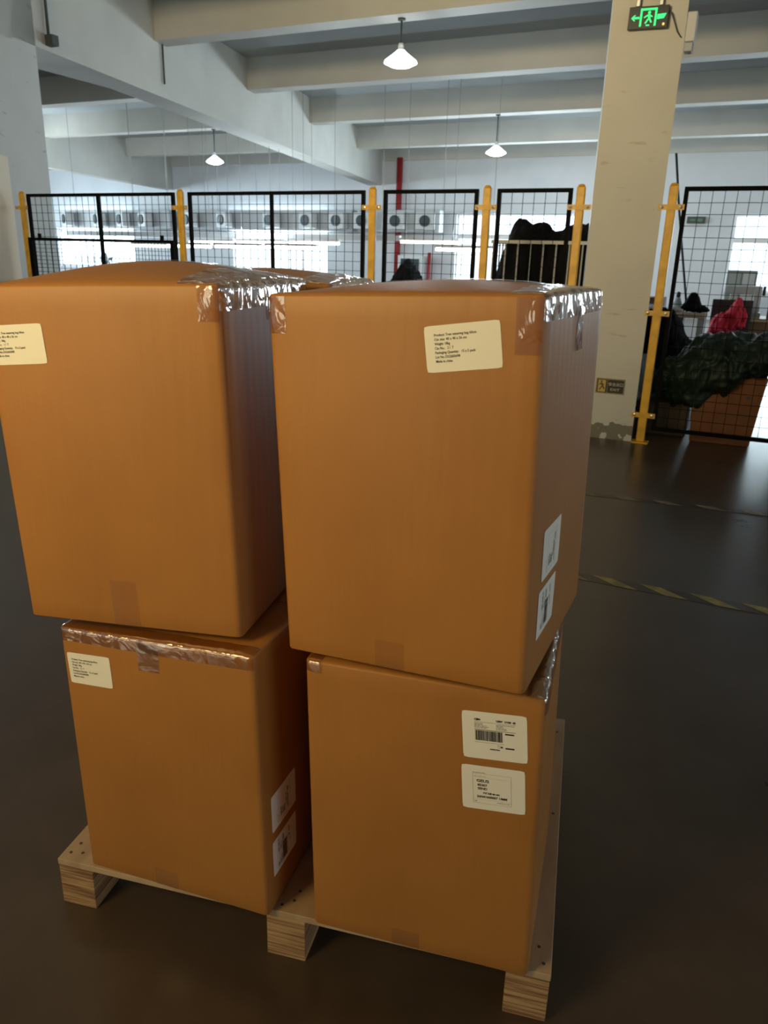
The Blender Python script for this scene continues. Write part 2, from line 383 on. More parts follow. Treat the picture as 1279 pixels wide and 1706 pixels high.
# conduit with junction box on the girder by the left column, and a short dark rod further on
def gpt(s, z, off=.02):
    p = C0+G*s; return (p.x+off, p.y, z)
cd = empty('conduit', W(*gpt(.85, 3.38)), label='dark conduit running down the girder side to a small box beside the left column', cat='conduit')
MB().tube([gpt(.86, 3.40, .03), gpt(.86, 4.34, .03)], .016).build('conduit_pipe', m_dkgrey, None, smooth=True, hall=True)
def reparent(o, e):
    o.parent = e; o.matrix_parent_inverse = Matrix.LocRotScale(e.location, e.rotation_euler, None).inverted()
reparent(bpy.data.objects['conduit_pipe'], cd)
jb = MB().box(-.16, .05, -.04, .05, 0, .10); o = jb.build('junction_box', m_dkgrey, None, bevel=.006)
o.location = W(*gpt(.87, 3.30, .06)); o.rotation_euler = (0, 0, AZ); reparent(o, cd)
o = MB().tube([gpt(3.32, 3.42, .02), gpt(3.32, 3.89, .02)], .012).build('threaded_rod', m_dkgrey, smooth=True, hall=True)
tag(o, 'short dark vertical rod fixed on the side of the long girder', 'rod')

# yellow and black dashed floor marking
def marking(u0, n0, u1, n1, width, pitch, slant, label, c, wear=0):
    L_ = math.hypot(u1-u0, n1-n0); ang = math.atan2(n1-n0, u1-u0)
    root = hall_empty('floor_marking_tape', u0, n0, .0005, ang, label=label, cat='floor marking')
    MB().box(0, L_, -width/2, width/2, 0, .0006).build('black_backing', mat('worn_black_tape', (.050, .036, .026), .34), root)
    x = 0; k = 0; mb = MB()
    while x < L_-pitch:
        a = pitch*.45
        z0, z1 = .0008, .0014
        mb.hexa([(x+slant, -width/2, z0), (x+a+slant, -width/2, z0), (x+a, width/2, z0), (x, width/2, z0), (x+slant, -width/2, z1), (x+a+slant, -width/2, z1), (x+a, width/2, z1), (x, width/2, z1)])
        x += pitch
    mb.build('yellow_stripes', c, root)
m_ytape = mat('worn_yellow_tape', (.50, .38, .10), .5, noise_amt=.5, noise_scale=14)
m_ytape2 = mat('faded_yellow_tape', (.30, .23, .13), .5, noise_amt=.5, noise_scale=14)
marking(-2.4, 3.12, 4.5, 3.05, .075, .1975, .115, 'yellow and black striped floor tape nearer the pallet', m_ytape)
marking(-2.6, 4.16, 5.5, 5.0, .06, .23, .06, 'faded striped floor tape nearer the fence', m_ytape2)

# ------------------------------------------------------------------ far wall services
pipe = MB().tube([(-9.45, 21.36, 0), (-9.45, 21.36, 3.95)], .085, 12).build('red_fire_pipe', m_red, smooth=True, hall=True)
tag(pipe, 'tall dark red pipe standing against the far wall', 'pipe')
pipe = MB().tube([(-8.42, 21.3, 0), (-8.42, 21.3, 1.45)], .05, 12).build('red_fire_pipe', m_red, smooth=True, hall=True)
tag(pipe, 'short red post right of the white framed cabinet on the far wall', 'pipe')
fc = hall_empty('fire_cabinet', -8.93, 21.2, 0, label='white framed dark cabinet with a small green light by the far wall', cat='cabinet')
MB().box(-.38, .38, -.1, .2, 0, 1.36).build('cabinet_body', mat('white_cabinet', (.75, .76, .77), .4), fc, bevel=.01)
MB().box(-.28, .28, -.125, -.101, .1, 1.27).build('cabinet_door', mat('dark_green_glass', (.03, .06, .06), .2), fc)
MB().box(-.05, .09, -.135, -.126, 1.12, 1.20).build('indicator_lamp', m_greenlit, fc)
es = hall_empty('wall_exit_sign', -1.44, 21.42, 2.36, label='small dark green exit sign high on the far wall', cat='sign')
MB().box(-.21, .21, -.03, .05, -.08, .08).build('sign_case', mat('dark_sign_green', (.008, .035, .028), .4), es)
MB().box(-.14, -.02, -.036, -.031, -.02, .02).box(.03, .15, -.036, -.031, -.035, .035).build('sign_symbol', mat('dim_sign_green', (.05, .16, .12), .4), es)

# ventilation ducts with round outlets
m_duct = mat('pale_duct', (.50, .52, .54), .5)
def duct(u0, u1, outs, label):
    r = hall_empty('air_duct', (u0+u1)/2, 20.9, 1.98, label=label, cat='air duct')
    h = (u1-u0)/2
    MB().box(-h, h, 0, .34, .0, .58).build('duct_body', m_duct, r, bevel=.02)
    for x, tw in outs:
        c = x-(u0+u1)/2
        b = MB().box(-.26, .26, -.16, .10, -.22, .22).build('outlet_box', mat('outlet_box_white', (.66, .67, .68), .5), r, bevel=.02)
        b.location = (c, -.12, .28); b.rotation_euler = (0, 0, tw)
        g = MB().lathe([(.0, 0), (.135, 0), (.15, .02), (.15, .05), (0, .05)], k=20).build('round_grille', mat('dark_grille', (.03, .05, .06), .5), b)
        g.rotation_euler = (PI/2, 0, 0); g.location = (0, -.15, 0)
duct(-22.6, -17.3, [(-21.55, -.5), (-20.13, -.5), (-19.11, -.45), (-18.19, -.4)], 'pale air duct with round outlets above the far left window')
duct(-16.8, -10.7, [(-16.38, -.4), (-15.06, -.35), (-13.34, -.25), (-12.08, -.2), (-11.07, -.1)], 'pale air duct with five round outlets behind the second fence panel')
duct(-10.5, -8.0, [(-10.27, 0), (-9.24, .1), (-8.37, .25)], 'short pale air duct with round outlets by the red pipe')

# work lights: tubes hung on thin wires
def tube_light(u, n, z, ln, label):
    r = hall_empty('hanging_tube_light', u, n, z, label=label, cat='light', group='tube lights over the far workbenches')
    MB().box(-ln/2, ln/2, -.05, .05, .03, .075).build('light_housing', mat('tube_housing', (.7, .7, .7), .5), r)
    MB().tube([(-ln/2+.02, 0, .0), (ln/2-.02, 0, .0)], .028, 8).build('lit_tube', m_tube, r, smooth=True)
    for x in (-ln/2+.12, ln/2-.12):
        MB().tube([(x, 0, .07), (x, 0, CEIL-z)], .0045, 5, False).build('hanging_wire', m_wire, r)
TL = [(-10.52, 14, 1.49), (-9.27, 14, 1.505), (-8.02, 14, 1.52), (-10.8, 13.6, 1.40), (-9.55, 13.6, 1.41), (-8.3, 13.6, 1.42), (-12.1, 14, 1.39), (-5.55, 14, 1.57), (-4.72, 13.7, 1.45)]
TN = ['upper row left end', 'upper row middle', 'upper row right end', 'lower row left end', 'lower row middle', 'lower row right end', 'behind the second yellow fence post', 'behind the third fence panel, left one', 'behind the third fence panel, lower right one']
for (u, n, z), s in zip(TL, TN): tube_light(u, n, z, 1.18, 'lit white tube light hung low on wires, ' + s)
tray = hall_empty('cable_tray', -10, 14.6, 1.60, label='long grey cable tray hung above the far workbenches', cat='cable tray')
MB().box(-5.2, 3.6, -.06, .06, 0, .10).build('tray_channel', m_grey, tray)
for x in (-4.9, -3.1, -1.0, .6, 1.4, 3.2):
    MB().tube([(x, 0, .1), (x, 0, CEIL-1.6)], .0045, 5, False).build('hanging_wire', m_wire, tray)

# pendant lamps
def pendant(u, n, z, top, label):
    r = hall_empty('pendant_lamp', u, n, z, label=label, cat='lamp', group='white pendant lamps')
    MB().lathe([(.0, .0), (.045, .0), (.045, .02), (0, .02)], (0, 0, top-z-.02)).build('ceiling_rose', m_dkgrey, r, smooth=True)
    MB().tube([(0, 0, .20), (0, 0, top-z-.01)], .011, 8).build('lamp_cord', mat('dark_cord', (.03, .045, .055), .6), r, smooth=True)
    MB().lathe([(0, .205), (.028, .20), (.034, .17), (.034, .14), (.05, .125)]).build('lamp_neck', mat('lamp_neck_white', (.75, .8, .85), .4), r, smooth=True)
    MB().lathe([(.045, .13), (.06, .115), (.085, .095), (.14, .055), (.185, .022), (.196, .0), (.192, -.004), (.18, .016), (.135, .045), (.08, .082), (.045, .10)]).build('lamp_shade', m_lampshade, r, smooth=True)
    MB().lathe([(0, .06), (.06, .05), (.13, .02), (.165, -.012), (.12, -.035), (.05, -.048), (0, -.05)]).build('lamp_bulb', m_bulb, r, smooth=True)
    return r
pendant(-4.10, 9.2, 3.44, 3.89, 'lit white pendant lamp nearest the camera, top centre')
pendant(-11.34, 15.35, 3.22, 3.89, 'lit white pendant lamp left of the long girder')
pendant(-4.79, 15.35, 3.23, 3.89, 'lit white pendant lamp just left of the cream column')

# pole leaning over the work table
o = MB().tube([W(-.50, 8, .865), W(-.54, 8, 1.05), W(-.64, 8, 1.5), W(-.72, 8, 1.88), W(-.79, 8, 2.25)], .011, 8).build('leaning_pole', m_dkgrey, smooth=True)
tag(o, 'thin dark pole leaning over the plywood table behind the right yellow post', 'pole')

# ------------------------------------------------------------------ fence
FN = 5.948
def post(u, label):
    r = hall_empty('fence_post', u, FN, 0, label=label, cat='fence post', group='yellow fence posts')
    MB().box(-.03, .03, -.02, .02, .008, 1.80).build('post_tube', m_yellow, r, bevel=.008)
    MB().lathe([(.026, 0), (.026, .006), (.018, .014), (0, .017)], (0, 0, 1.80), 14).build('post_cap', m_yellow, r, smooth=True)
    MB().box(-.06, .06, -.05, .05, 0, .008).build('base_plate', m_yellow, r)
    for z in (1.66, .95, .21):
        b = MB().box(-.085, .085, -.026, -.02, z-.018, z+.018).build('clamp_bracket', m_yellow, r)
        for x in (-.062, .062):
            MB().lathe([(.011, 0), (.011, .005), (0, .008)], (0, 0, 0), 10).build('bolt', m_steel, b)
            bo = COL.objects[-1]; bo.rotation_euler = (PI/2, 0, 0); bo.location = (x, -.026, z)
for u, s in ((-6.77, 'yellow fence post at the far left by the grey column'), (-4.79, 'yellow fence post between the two wide left panels'), (-2.86, 'yellow fence post right of the second wide panel'), (-1.90, 'yellow fence post left of the black fabric pile'), (-1.20, 'yellow fence post touching the left side of the cream column'), (-.57, 'yellow fence post right of the cream column, seen down to the floor')):
    post(u, s)
def panel(u0, u1, mid, label, rail=None, z0=.10, z1=1.79, t=.028):
    r = hall_empty('mesh_fence', u0, FN, 0, label=label, cat='fence panel', group='black wire mesh fence panels')
    w = u1-u0
    mb = MB()
    mb.box(0, t, -.014, .014, z0, z1); mb.box(w-t, w, -.014, .014, z0, z1); mb.box(t, w-t, -.014, .014, z1-t, z1); mb.box(t, w-t, -.014, .014, z0, z0+t)
    mb.build('panel_frame', m_black, r)
    if mid is not None: MB().box(mid-u0-.012, mid-u0+.012, -.014, .014, z0+t, z1-t).build('middle_bar', m_black, r)
    if rail: MB().box(t, w-t, -.018, -.0145, rail-.014, rail+.014).build('cross_rail', m_black, r)
    mb = MB(); k = max(1, round((w-2*t)/.078)); sp = (w-2*t)/k
    for i in range(1, k):
        x = t+i*sp; mb.box(x-.0019, x+.0019, -.0015, .0023, z0+t, z1-t)
    k = round((z1-z0-2*t)/.074); sp = (z1-z0-2*t)/k
    for i in range(1, k):
        z = z0+t+i*sp; mb.box(t, w-t, -.0053, -.0015, z-.0019, z+.0019)
    mb.build('wire_mesh', m_black, r)
    return r
pn = panel(-6.70, -4.86, -5.77, 'leftmost wide mesh panel with a second black gate frame in front')
# lower gate leaf hung in front of the left panel
MB().box(-.0, .05, -.05, -.02, .05, 1.38).box(1.80, 1.84, -.05, -.02, .05, 1.38).box(.05, 1.80, -.05, -.02, 1.352, 1.38).box(.05, 1.80, -.05, -.02, .05, .08).build('gate_frame', m_black, pn)
mb = MB()
for i in range(1, 22): mb.box(.05+i*.08-.0019, .05+i*.08+.0019, -.037, -.033, .08, 1.352)
for i in range(1, 17): mb.box(.05, 1.80, -.041, -.037, .08+i*.075-.0019, .08+i*.075+.0019)
mb.build('gate_mesh', m_black, pn)
for x in (.15, 1.70): MB().box(x-.015, x+.015, -.045, -.025, 1.38, 1.42).build('gate_catch', m_black, pn)
panel(-4.70, -2.93, -3.82, 'second wide mesh panel, between two yellow posts')
panel(-2.76, -1.97, None, 'narrow mesh panel in front of the red pipe')
panel(-1.82, -1.26, None, 'narrowest mesh panel in front of the black fabric pile')
panel(-.50, 1.10, None, 'rightmost mesh panel standing before the green tarpaulin')

# ------------------------------------------------------------------ soft heaps
def heap(name, m, u0, u1, n, top, bot, depth, amp, freq, seed, parent=None, res=84, rings=44, label=None, cat=None, lean=0.0):
    """a lumpy solid of cloth: top(u) and bot(u) give its upper and lower outline, half elliptical front and back"""
    bm = bmesh.new(); rows = []
    for i in range(res+1):
        t = i/res; u = u0+(u1-u0)*t
        e = max(0.0, 1-abs(2*t-1)**3.2)**.5
        zt, zb = top(t), bot(t); zc = (zt+zb)/2; h = (zt-zb)/2*(.25+.75*e); d = depth*(.12+.88*e)
        row = []
        for j in range(rings):
            a = 2*PI*j/rings; ca, sa = math.cos(a), math.sin(a)
            sx = math.copysign(abs(ca)**.75, ca); sz = math.copysign(abs(sa)**.75, sa)
            p = Vector((u, n-sx*d+lean*sz, zc+sz*h))
            q = Vector((p.x*freq+seed, p.y*freq*.8, p.z*freq*1.3))
            w_ = q + Vector((noise.noise(q*.7), noise.noise(q*.7+Vector((5, 0, 0))), 0))*.8
            k = noise.noise(q)*amp + (1-abs(noise.noise(w_*1.9)))**4*amp*1.0 + (1-abs(noise.noise(w_*4.1)))**4*amp*.45 - amp*.7
            p += Vector((noise.noise(q+Vector((9, 0, 0)))*amp*.5, -ca*k, sa*k))
            row.append(bm.verts.new(W(p.x, p.y, max(p.z, .004))))
        rows.append(row)
    for i in range(res):
        for j in range(rings):
            bm.faces.new((rows[i][j], rows[i][(j+1) % rings], rows[i+1][(j+1) % rings], rows[i+1][j]))
    bm.faces.new(rows[0]); bm.faces.new(rows[-1][::-1])
    bmesh.ops.recalc_face_normals(bm, faces=bm.faces)
    me = bpy.data.meshes.new(name); bm.to_mesh(me); bm.free()
    o = link(name, me, m, parent, True)
    o.modifiers.new('sub', 'SUBSURF').render_levels = 1
    return tag(o, label, cat)
def curve(*pts):
    def f(t):
        for (a, x), (b, y) in zip(pts, pts[1:]):
            if t <= b:
                k = (t-a)/(b-a); k = k*k*(3-2*k); return x+(y-x)*k
        return pts[-1][1]
    return f

# cage trolley with the black fabric pile
tr = hall_empty('cage_trolley', -1.50, 6.9, 0, label='white barred cage trolley loaded with black fabric', cat='trolley')
m_bar = mat('pale_bar_paint', (.50, .48, .43), .45)
MB().box(-.62, .62, -.01, .50, .14, .17).build('trolley_deck', m_bar, tr)
mb = MB()
for y in (0, .5): mb.bar((-.63, y, 1.44), (.63, y, 1.44), .022, .028)
for x in (-.63, .63): mb.bar((x, 0, 1.44), (x, .5, 1.44), .022, .028)
mb.build('top_rail', m_bar, tr)
mb = MB()
for i in range(12):
    x = -.62+i*.1127; mb.tube([(x, 0, .17), (x, 0, 1.43)], .008, 6); mb.tube([(x, .5, .17), (x, .5, 1.43)], .008, 6)
for i in range(1, 5):
    for x in (-.62, .62): mb.tube([(x, i*.1, .17), (x, i*.1, 1.43)], .008, 6)
mb.build('cage_bars', m_bar, tr, smooth=True)
for x in (-.55, .55):
    for y in (.06, .44):
        MB().tube([(x-.015, y, .055), (x+.015, y, .055)], .055, 14).build('caster_wheel', m_dkgrey, tr, smooth=True)
        MB().box(x-.022, x+.022, y-.015, y+.015, .055, .14).build('caster_fork', m_steel, tr)
heap('black_fabric_pile', m_blackcloth, -2.17, -.86, 7.15, curve((0, 1.50), (.04, 1.56), (.12, 1.70), (.3, 1.64), (.44, 1.54), (.55, 1.63), (.75, 1.62), (1, 1.50)), curve((0, .19), (1, .19)), .235, .05, 6, 3.1, label='crumpled black fabric heaped inside the white barred trolley', cat='fabric')
heap('black_draped_bundle', m_blackcloth, -4.14, -3.55, 9.0, curve((0, .95), (.3, 1.08), (.5, 1.26), (.62, 1.22), (.8, 1.02), (1, .9)), curve((0, .01), (1, .01)), .3, .05, 5, 8.2, label='black draped bundle peaking behind the right front carton', cat='fabric')

# behind the right panel: carton, tarpaulin, black clothes, bin
cb = hall_empty('tilted_carton', -.02, 6.30, 0, .03, label='orange brown carton on the floor under the green tarpaulin', cat='carton')
MB().hexa([(-.22, -.11, 0), (.20, -.11, 0), (.22, .27, 0), (-.20, .27, 0), (-.25, -.14, .50), (.25, -.12, .52), (.26, .26, .52), (-.22, .26, .50)]).build('carton_body', m_orangebox, cb, bevel=.012)
MB().box(.125, .155, -.1285, -.121, .36, .38).build('handle_hole', m_dkgrey, cb)
bn = hall_empty('dark_crate', -.44, 6.5, 0, label='dark brown crate on the floor left of the orange brown carton', cat='crate')
MB().box(-.22, .16, -.2, .2, 0, .24).build('crate_wall', mat('dark_brown_crate', (.05, .035, .02), .7), bn, bevel=.01)
MB().box(-.23, .17, -.21, .21, .24, .26).build('crate_rim', mat('dark_brown_crate', (.05, .035, .02), .7), bn, bevel=.004)
heap('green_tarpaulin', m_tarp, -.62, .95, 6.45, curve((0, .50), (.10, .66), (.22, .78), (.45, .80), (.6, .86), (1, .92)), curve((0, .26), (.15, .20), (.25, .22), (.36, .37), (.45, .49), (.6, .56), (1, .56)), .42, .055, 5.5, 1.7, label='dark green tarpaulin heaped over the orange brown carton', cat='tarpaulin', res=110, rings=60)
heap('black_garment_pile', m_blackcloth, -.92, -.28, 7.3, curve((0, .80), (.3, .93), (.55, .90), (.8, .72), (1, .6)), curve((0, .0), (1, .0)), .30, .05, 6, 12.4, label='dark garment pile on the floor between the right yellow post and the tarpaulin', cat='garments')
heap('white_film_bundle', m_film, .38, 1.1, 6.75, curve((0, .40), (.3, .50), (1, .52)), curve((0, .0), (1, .0)), .28, .04, 7, 22.4, label='bundle of pale plastic film on the floor right of the orange brown carton', cat='plastic film')
bb = hall_empty('blue_bin', -1.02, 8.75, 0, label='blue plastic bin seen between the cream column and the right post', cat='bin')
MB().lathe([(.17, 0), (.21, .86), (.20, .86), (.165, .02), (0, .02)], k=24).build('bin_body', m_blue, bb, smooth=True)
MB().lathe([(.205, .84), (.225, .85), (.225, .875), (.205, .88)], k=24).build('bin_rim', m_blue, bb, smooth=True)
heap('pale_cloth_bundle', m_paleblue, -.86, -.62, 7.05, curve((0, .46), (.5, .56), (1, .5)), curve((0, .16), (.5, .1), (1, .2)), .09, .03, 9, 31.4, label='pale blue cloth bundle right beside the cream column', cat='cloth')
st = hall_empty('low_stool', -.74, 7.05, 0, label='low dark stool under the pale blue cloth bundle', cat='stool')
MB().box(-.13, .13, -.12, .12, .10, .13).build('stool_seat', m_dkgrey, st)
for x in (-.10, .10):
    for y in (-.09, .09): MB().box(x-.012, x+.012, y-.012, y+.012, 0, .10).build('leg', m_dkgrey, st)

# sewing tables on the right
def table(u0, u1, n0, n1, z, label, drawer=False, pedestal=False):
    r = hall_empty('work_table', (u0+u1)/2, (n0+n1)/2, 0, label=label, cat='table')
    hx, hy = (u1-u0)/2, (n1-n0)/2
    MB().box(-hx, hx, -hy, hy, z-.035, z).build('tabletop', m_table, r, bevel=.004)
    if pedestal:
        MB().hexa([(-.09, -.1, 0), (.09, -.1, 0), (.09, .1, 0), (-.09, .1, 0), (-.14, -.14, z-.035), (.14, -.14, z-.035), (.14, .14, z-.035), (-.14, .14, z-.035)]).build('pedestal', m_grey, r)
    for x in (-hx+.04, hx-.04):
        for y in (-hy+.04, hy-.04): MB().box(x-.02, x+.02, y-.02, y+.02, 0, z-.035).build('leg', m_grey, r)
    if drawer:
        d = MB().box(-hx+.16, hx-.1, -hy+.03, hy-.1, z-.30, z-.04).build('drawer', m_brown, r, bevel=.004)
        MB().box(-.06, .06, -hy+.01, -hy+.03, z-.17, z-.15).build('handle', m_steel, d)
    return r
table(-.98, -.32, 7.70, 8.20, .86, 'plywood work table behind the right yellow post, carrying a black bag', pedestal=True)
table(-.17, 1.3, 9.3, 9.9, .76, 'plywood work table at the right edge with a brown drawer', drawer=True)
# things on the left table
heap('black_bag', m_blackcloth, -.56, -.30, 7.95, curve((0, .93), (.35, 1.05), (.5, 1.05), (.75, .93), (1, .90)), curve((0, .87), (1, .87)), .10, .015, 9, 41, label='black cloth bag slumped on the plywood table', cat='bag', res=40, rings=28)
sp = hall_empty('thread_cone', -.60, 8.05, .86, label='white thread cone with a dark tip on the plywood table', cat='thread cone')
MB().lathe([(.045, 0), (.04, .08), (.022, .13), (0, .135)], k=16).build('cone_body', mat('white_thread', (.75, .78, .82), .8), sp, smooth=True)
MB().lathe([(.015, .13), (.022, .15), (.015, .18), (0, .185)], k=12).build('cone_tip', m_dkgrey, sp, smooth=True)
o = MB().box(-.085, .085, -.05, .05, 0, .045).build('tissue_box', mat('white_card', (.72, .70, .64), .7), bevel=.004)
o.location = W(-.77, 7.95, .86); o.rotation_euler = (0, 0, AZ); tag(o, 'small white box lying on the plywood table beside the right post', 'box')
heap('white_cloth_scrap', mat('white_cloth', (.6, .6, .6), .8), -.66, -.52, 7.9, curve((0, .89), (.5, .92), (1, .89)), curve((0, .862), (1, .862)), .05, .008, 20, 4, label='crumpled white scrap on the plywood table left of the black bag', cat='cloth', res=16, rings=12)
bx = hall_empty('brown_box', -.98, 9.6, 0, label='tall brown box standing behind the plywood table', cat='box')
MB().box(-.16, .13, -.15, .15, 0, .93).build('box_body', mat('red_brown_board', (.26, .12, .06), .8), bx, bevel=.006)
MB().box(-.03, .03, -.152, -.1505, .80, .93).build('box_tape', m_tapeflat, bx)
# right: red jacket on a chair with a pale cap, machine, boxes
ch = hall_empty('work_chair', -.13, 9.0, 0, label='dark work chair with a red jacket over it', cat='chair')
MB().box(-.2, .2, -.2, .2, .44, .48).build('seat', m_dkgrey, ch, bevel=.01)
MB().box(-.2, .2, .17, .20, .60, .95).build('backrest', m_dkgrey, ch, bevel=.01)
for x in (-.18, .18):
    for y in (-.18, .18): MB().box(x-.014, x+.014, y-.014, y+.014, 0, .44 if y < 0 else .95).build('leg', m_dkgrey, ch)
heap('red_jacket', m_redcloth, -.36, .04, 9.0, curve((0, .60), (.2, .78), (.45, .86), (.7, .97), (1, .86)), curve((0, .52), (.3, .56), (1, .66)), .17, .05, 8, 51, label='bright red jacket draped over the dark work chair', cat='jacket', res=50, rings=34)
sm = hall_empty('sewing_machine', -.06, 9.55, .76, label='pale sewing machine on the right work table behind the red jacket', cat='sewing machine')
MB().box(-.20, .22, -.08, .08, 0, .05).build('machine_base', m_grey, sm, bevel=.01)
MB().box(.12, .2, -.06, .06, .05, .30).box(-.18, .2, -.05, .05, .24, .33).box(-.18, -.11, -.04, .04, .12, .24).build('machine_arm', mat('machine_white', (.72, .73, .72), .4), sm, bevel=.015)
MB().tube([(.205, 0, .28), (.235, 0, .28)], .05, 16).build('hand_wheel', m_dkgrey, sm, smooth=True)
for u, n, w, h, c, lb in ((.46, 9.74, .34, .20, m_brown, 'dark brown box at the back of the right work table'), (.30, 9.42, .16, .13, mat('mauve_box', (.25, .17, .16), .7), 'small mauve box in front of the dark brown one'), (.80, 9.5, .2, .26, m_dkgrey, 'dark grey box at the right end of the work table')):
    o = MB().box(-w/2, w/2, -.09, .09, 0, h).build('small_box', c, bevel=.005)
    o.location = W(u, n, .76); o.rotation_euler = (0, 0, AZ); tag(o, lb, 'box')
cb2 = hall_empty('grey_cabinet', -.17, 19.0, 0, label='grey green shelf cabinet standing below the right far window', cat='cabinet')
MB().box(-.30, .30, -.2, .25, 0, 1.22).build('cabinet_body', mat('grey_green', (.16, .19, .18), .5), cb2, bevel=.01)
for z in (.62, .92): MB().box(-.26, -.02, -.215, -.2005, z, z+.24).build('drawer_front', mat('mid_grey', (.28, .30, .29), .5), cb2)
MB().box(.02, .26, -.215, -.2005, .4, 1.16).build('cabinet_door', mat('light_grey_door', (.45, .46, .45), .5), cb2)
# pedestal fan before the far left window
fn = hall_empty('pedestal_fan', -18.2, 19.0, 0, label='dark pedestal fan standing in front of the far left window', cat='fan')
MB().lathe([(.22, 0), (.22, .02), (.03, .05), (0, .05)], k=20).build('fan_base', m_dkgrey, fn, smooth=True)
MB().tube([(0, 0, .04), (0, 0, 1.0)], .018).build('fan_pole', m_dkgrey, fn, smooth=True)
mb = MB(); 
for R in (.06, .12, .18, .23):
    mb.tube([(R*math.cos(2*PI*i/24), -.1, 1.02+R*math.sin(2*PI*i/24)) for i in range(25)], .005, 5)
for i in range(16): mb.tube([(0, -.1, 1.02), (.23*math.cos(2*PI*i/16), -.1, 1.02+.23*math.sin(2*PI*i/16))], .003, 4)
mb.build('fan_guard', m_dkgrey, fn)
for i in range(3):
    a = 2*PI*i/3; b_ = MB().hexa([(0.02, -.05, -.02), (.18, -.07, -.06), (.19, -.03, .06), (.02, -.05, .03), (0.02, -.045, -.02), (.18, -.065, -.06), (.19, -.025, .06), (.02, -.045, .03)]).build('fan_blade', m_grey, fn)
    b_.rotation_euler = (0, a, 0); b_.location = (0, 0, 1.02)

# ------------------------------------------------------------------ text helper
def text_mesh(s, size, bold=0.0):
    """2-D vertices and faces of a line of text, left aligned at the origin"""
    c = bpy.data.curves.new('t', 'FONT'); c.body = s; c.size = size; c.resolution_u = 2; c.offset = bold
    o = bpy.data.objects.new('t', c); COL.objects.link(o)
    dg = bpy.context.evaluated_depsgraph_get(); me = bpy.data.meshes.new_from_object(o.evaluated_get(dg))
    v = [(p.co.x, p.co.y) for p in me.vertices]; f = [tuple(p.vertices) for p in me.polygons]
    bpy.data.objects.remove(o); bpy.data.curves.remove(c); bpy.data.meshes.remove(me)
    return v, f
class Print:
    """flat ink collected in label coordinates (origin at the label's centre)"""
    def __init__(s): s.v = []; s.f = []
    def text(s, t, x, y, size, bold=0.0, fit=None):
        v, f = text_mesh(t, size, bold); b = len(s.v)
        k = 1
        if fit and v:
            w = max(p[0] for p in v)-min(p[0] for p in v)
            if w > 0: k = fit/w
        s.v += [(x+p[0]*k, y+p[1]) for p in v]; s.f += [tuple(b+i for i in q) for q in f]
    def rect(s, x0, x1, y0, y1):
        b = len(s.v); s.v += [(x0, y0), (x1, y0), (x1, y1), (x0, y1)]; s.f.append((b, b+1, b+2, b+3))
    def poly(s, p):
        b = len(s.v); s.v += p; s.f.append(tuple(range(b, b+len(p))))
    def xf(s, ang, k=1):
        ca, sa = math.cos(ang)*k, math.sin(ang)*k
        s.v = [(x*ca-y*sa, x*sa+y*ca) for x, y in s.v]; return s

# ------------------------------------------------------------------ signs on the cream column
CF = 5.93
sg = hall_empty('exit_sign', -.868, CF-.03, 2.807, label='lit green exit sign board high on the cream column', cat='sign')
sg.rotation_euler = (0, math.radians(1.2), AZ)
MB().box(-.125, .125, -.012, .012, -.065, .065).build('sign_board', mat('black_sign_board', (.006, .016, .012), .35), sg, bevel=.003)
MB().box(-.115, .115, .012, .028, -.02, .02).build('back_plate', m_steel, sg)
P = Print()
P.rect(-.052, -.040, -.050, .052); P.rect(.040, .052, -.050, .052); P.rect(-.040, .040, .040, .052)
P.poly([(-.108, .0), (-.088, .017), (-.080, .017), (-.090, .006), (-.056, .006), (-.056, -.006), (-.090, -.006), (-.080, -.017), (-.088, -.017)])
P.poly([(.056, -.014), (.098, -.010), (.112, .018), (.056, .014)])
P.poly([(.004+.009*math.cos(a), .027+.009*math.sin(a)) for a in [i*PI/5 for i in range(10)]])
P.poly([(-.006, .016), (.010, .018), (.014, -.006), (.002, -.010)])
P.poly([(.002, -.006), (.012, -.004), (.026, -.028), (.018, -.032)]); P.poly([(-.002, -.006), (.006, -.010), (-.012, -.036), (-.020, -.032)])
P.poly([(-.006, .016), (-.002, .008), (-.026, -.004), (-.028, .002)]); P.poly([(.010, .016), (.028, .004), (.024, -.001), (.008, .008)])
P.rect(-.010, .012, -.048, -.041)
def flat_print(P, name, m, parent, y, thick=.0008):
    me = bpy.data.meshes.new(name); me.from_pydata([(a, y, b) for a, b in P.v], [], P.f); me.update()
    return link(name, me, m, parent)
flat_print(P, 'lit_symbols', m_greenlit, sg, -.0125)
MB().lathe([(.008, 0), (.008, .003), (0, .004)], k=12).build('pilot_lamp', m_amber, sg)
o = COL.objects[-1]; o.rotation_euler = (PI/2, 0, 0); o.location = (.100, -.012, -.043)
for x in (-.075, .07): MB().box(x-.012, x+.012, -.01, .02, .066, .115).build('hanging_bracket', m_steel, sg, bevel=.003)
MB().tube([(.126, 0, .03), (.14, .0, .02), (.165, .01, -.03), (.19, .015, -.085), (.215, .02, -.115), (.232, .05, -.12)], .004, 6).build('power_cable', m_dkgrey, sg, smooth=True)
bxp = hall_empty('emergency_light', -.60, CF+.05, 2.72, label='small white emergency box on the right edge of the cream column', cat='light fixture')
MB().box(-.03, .03, -.05, .05, -.06, .11).build('fixture_case', mat('fixture_white', (.6, .6, .58), .5), bxp, bevel=.006)
MB().box(-.028, .024, -.045, .04, -.115, -.062).build('lamp_head', m_grey, bxp, bevel=.006)
MB().box(.0, .02, -.046, -.03, -.13, -.116).build('cable_plug', m_dkgrey, bxp)

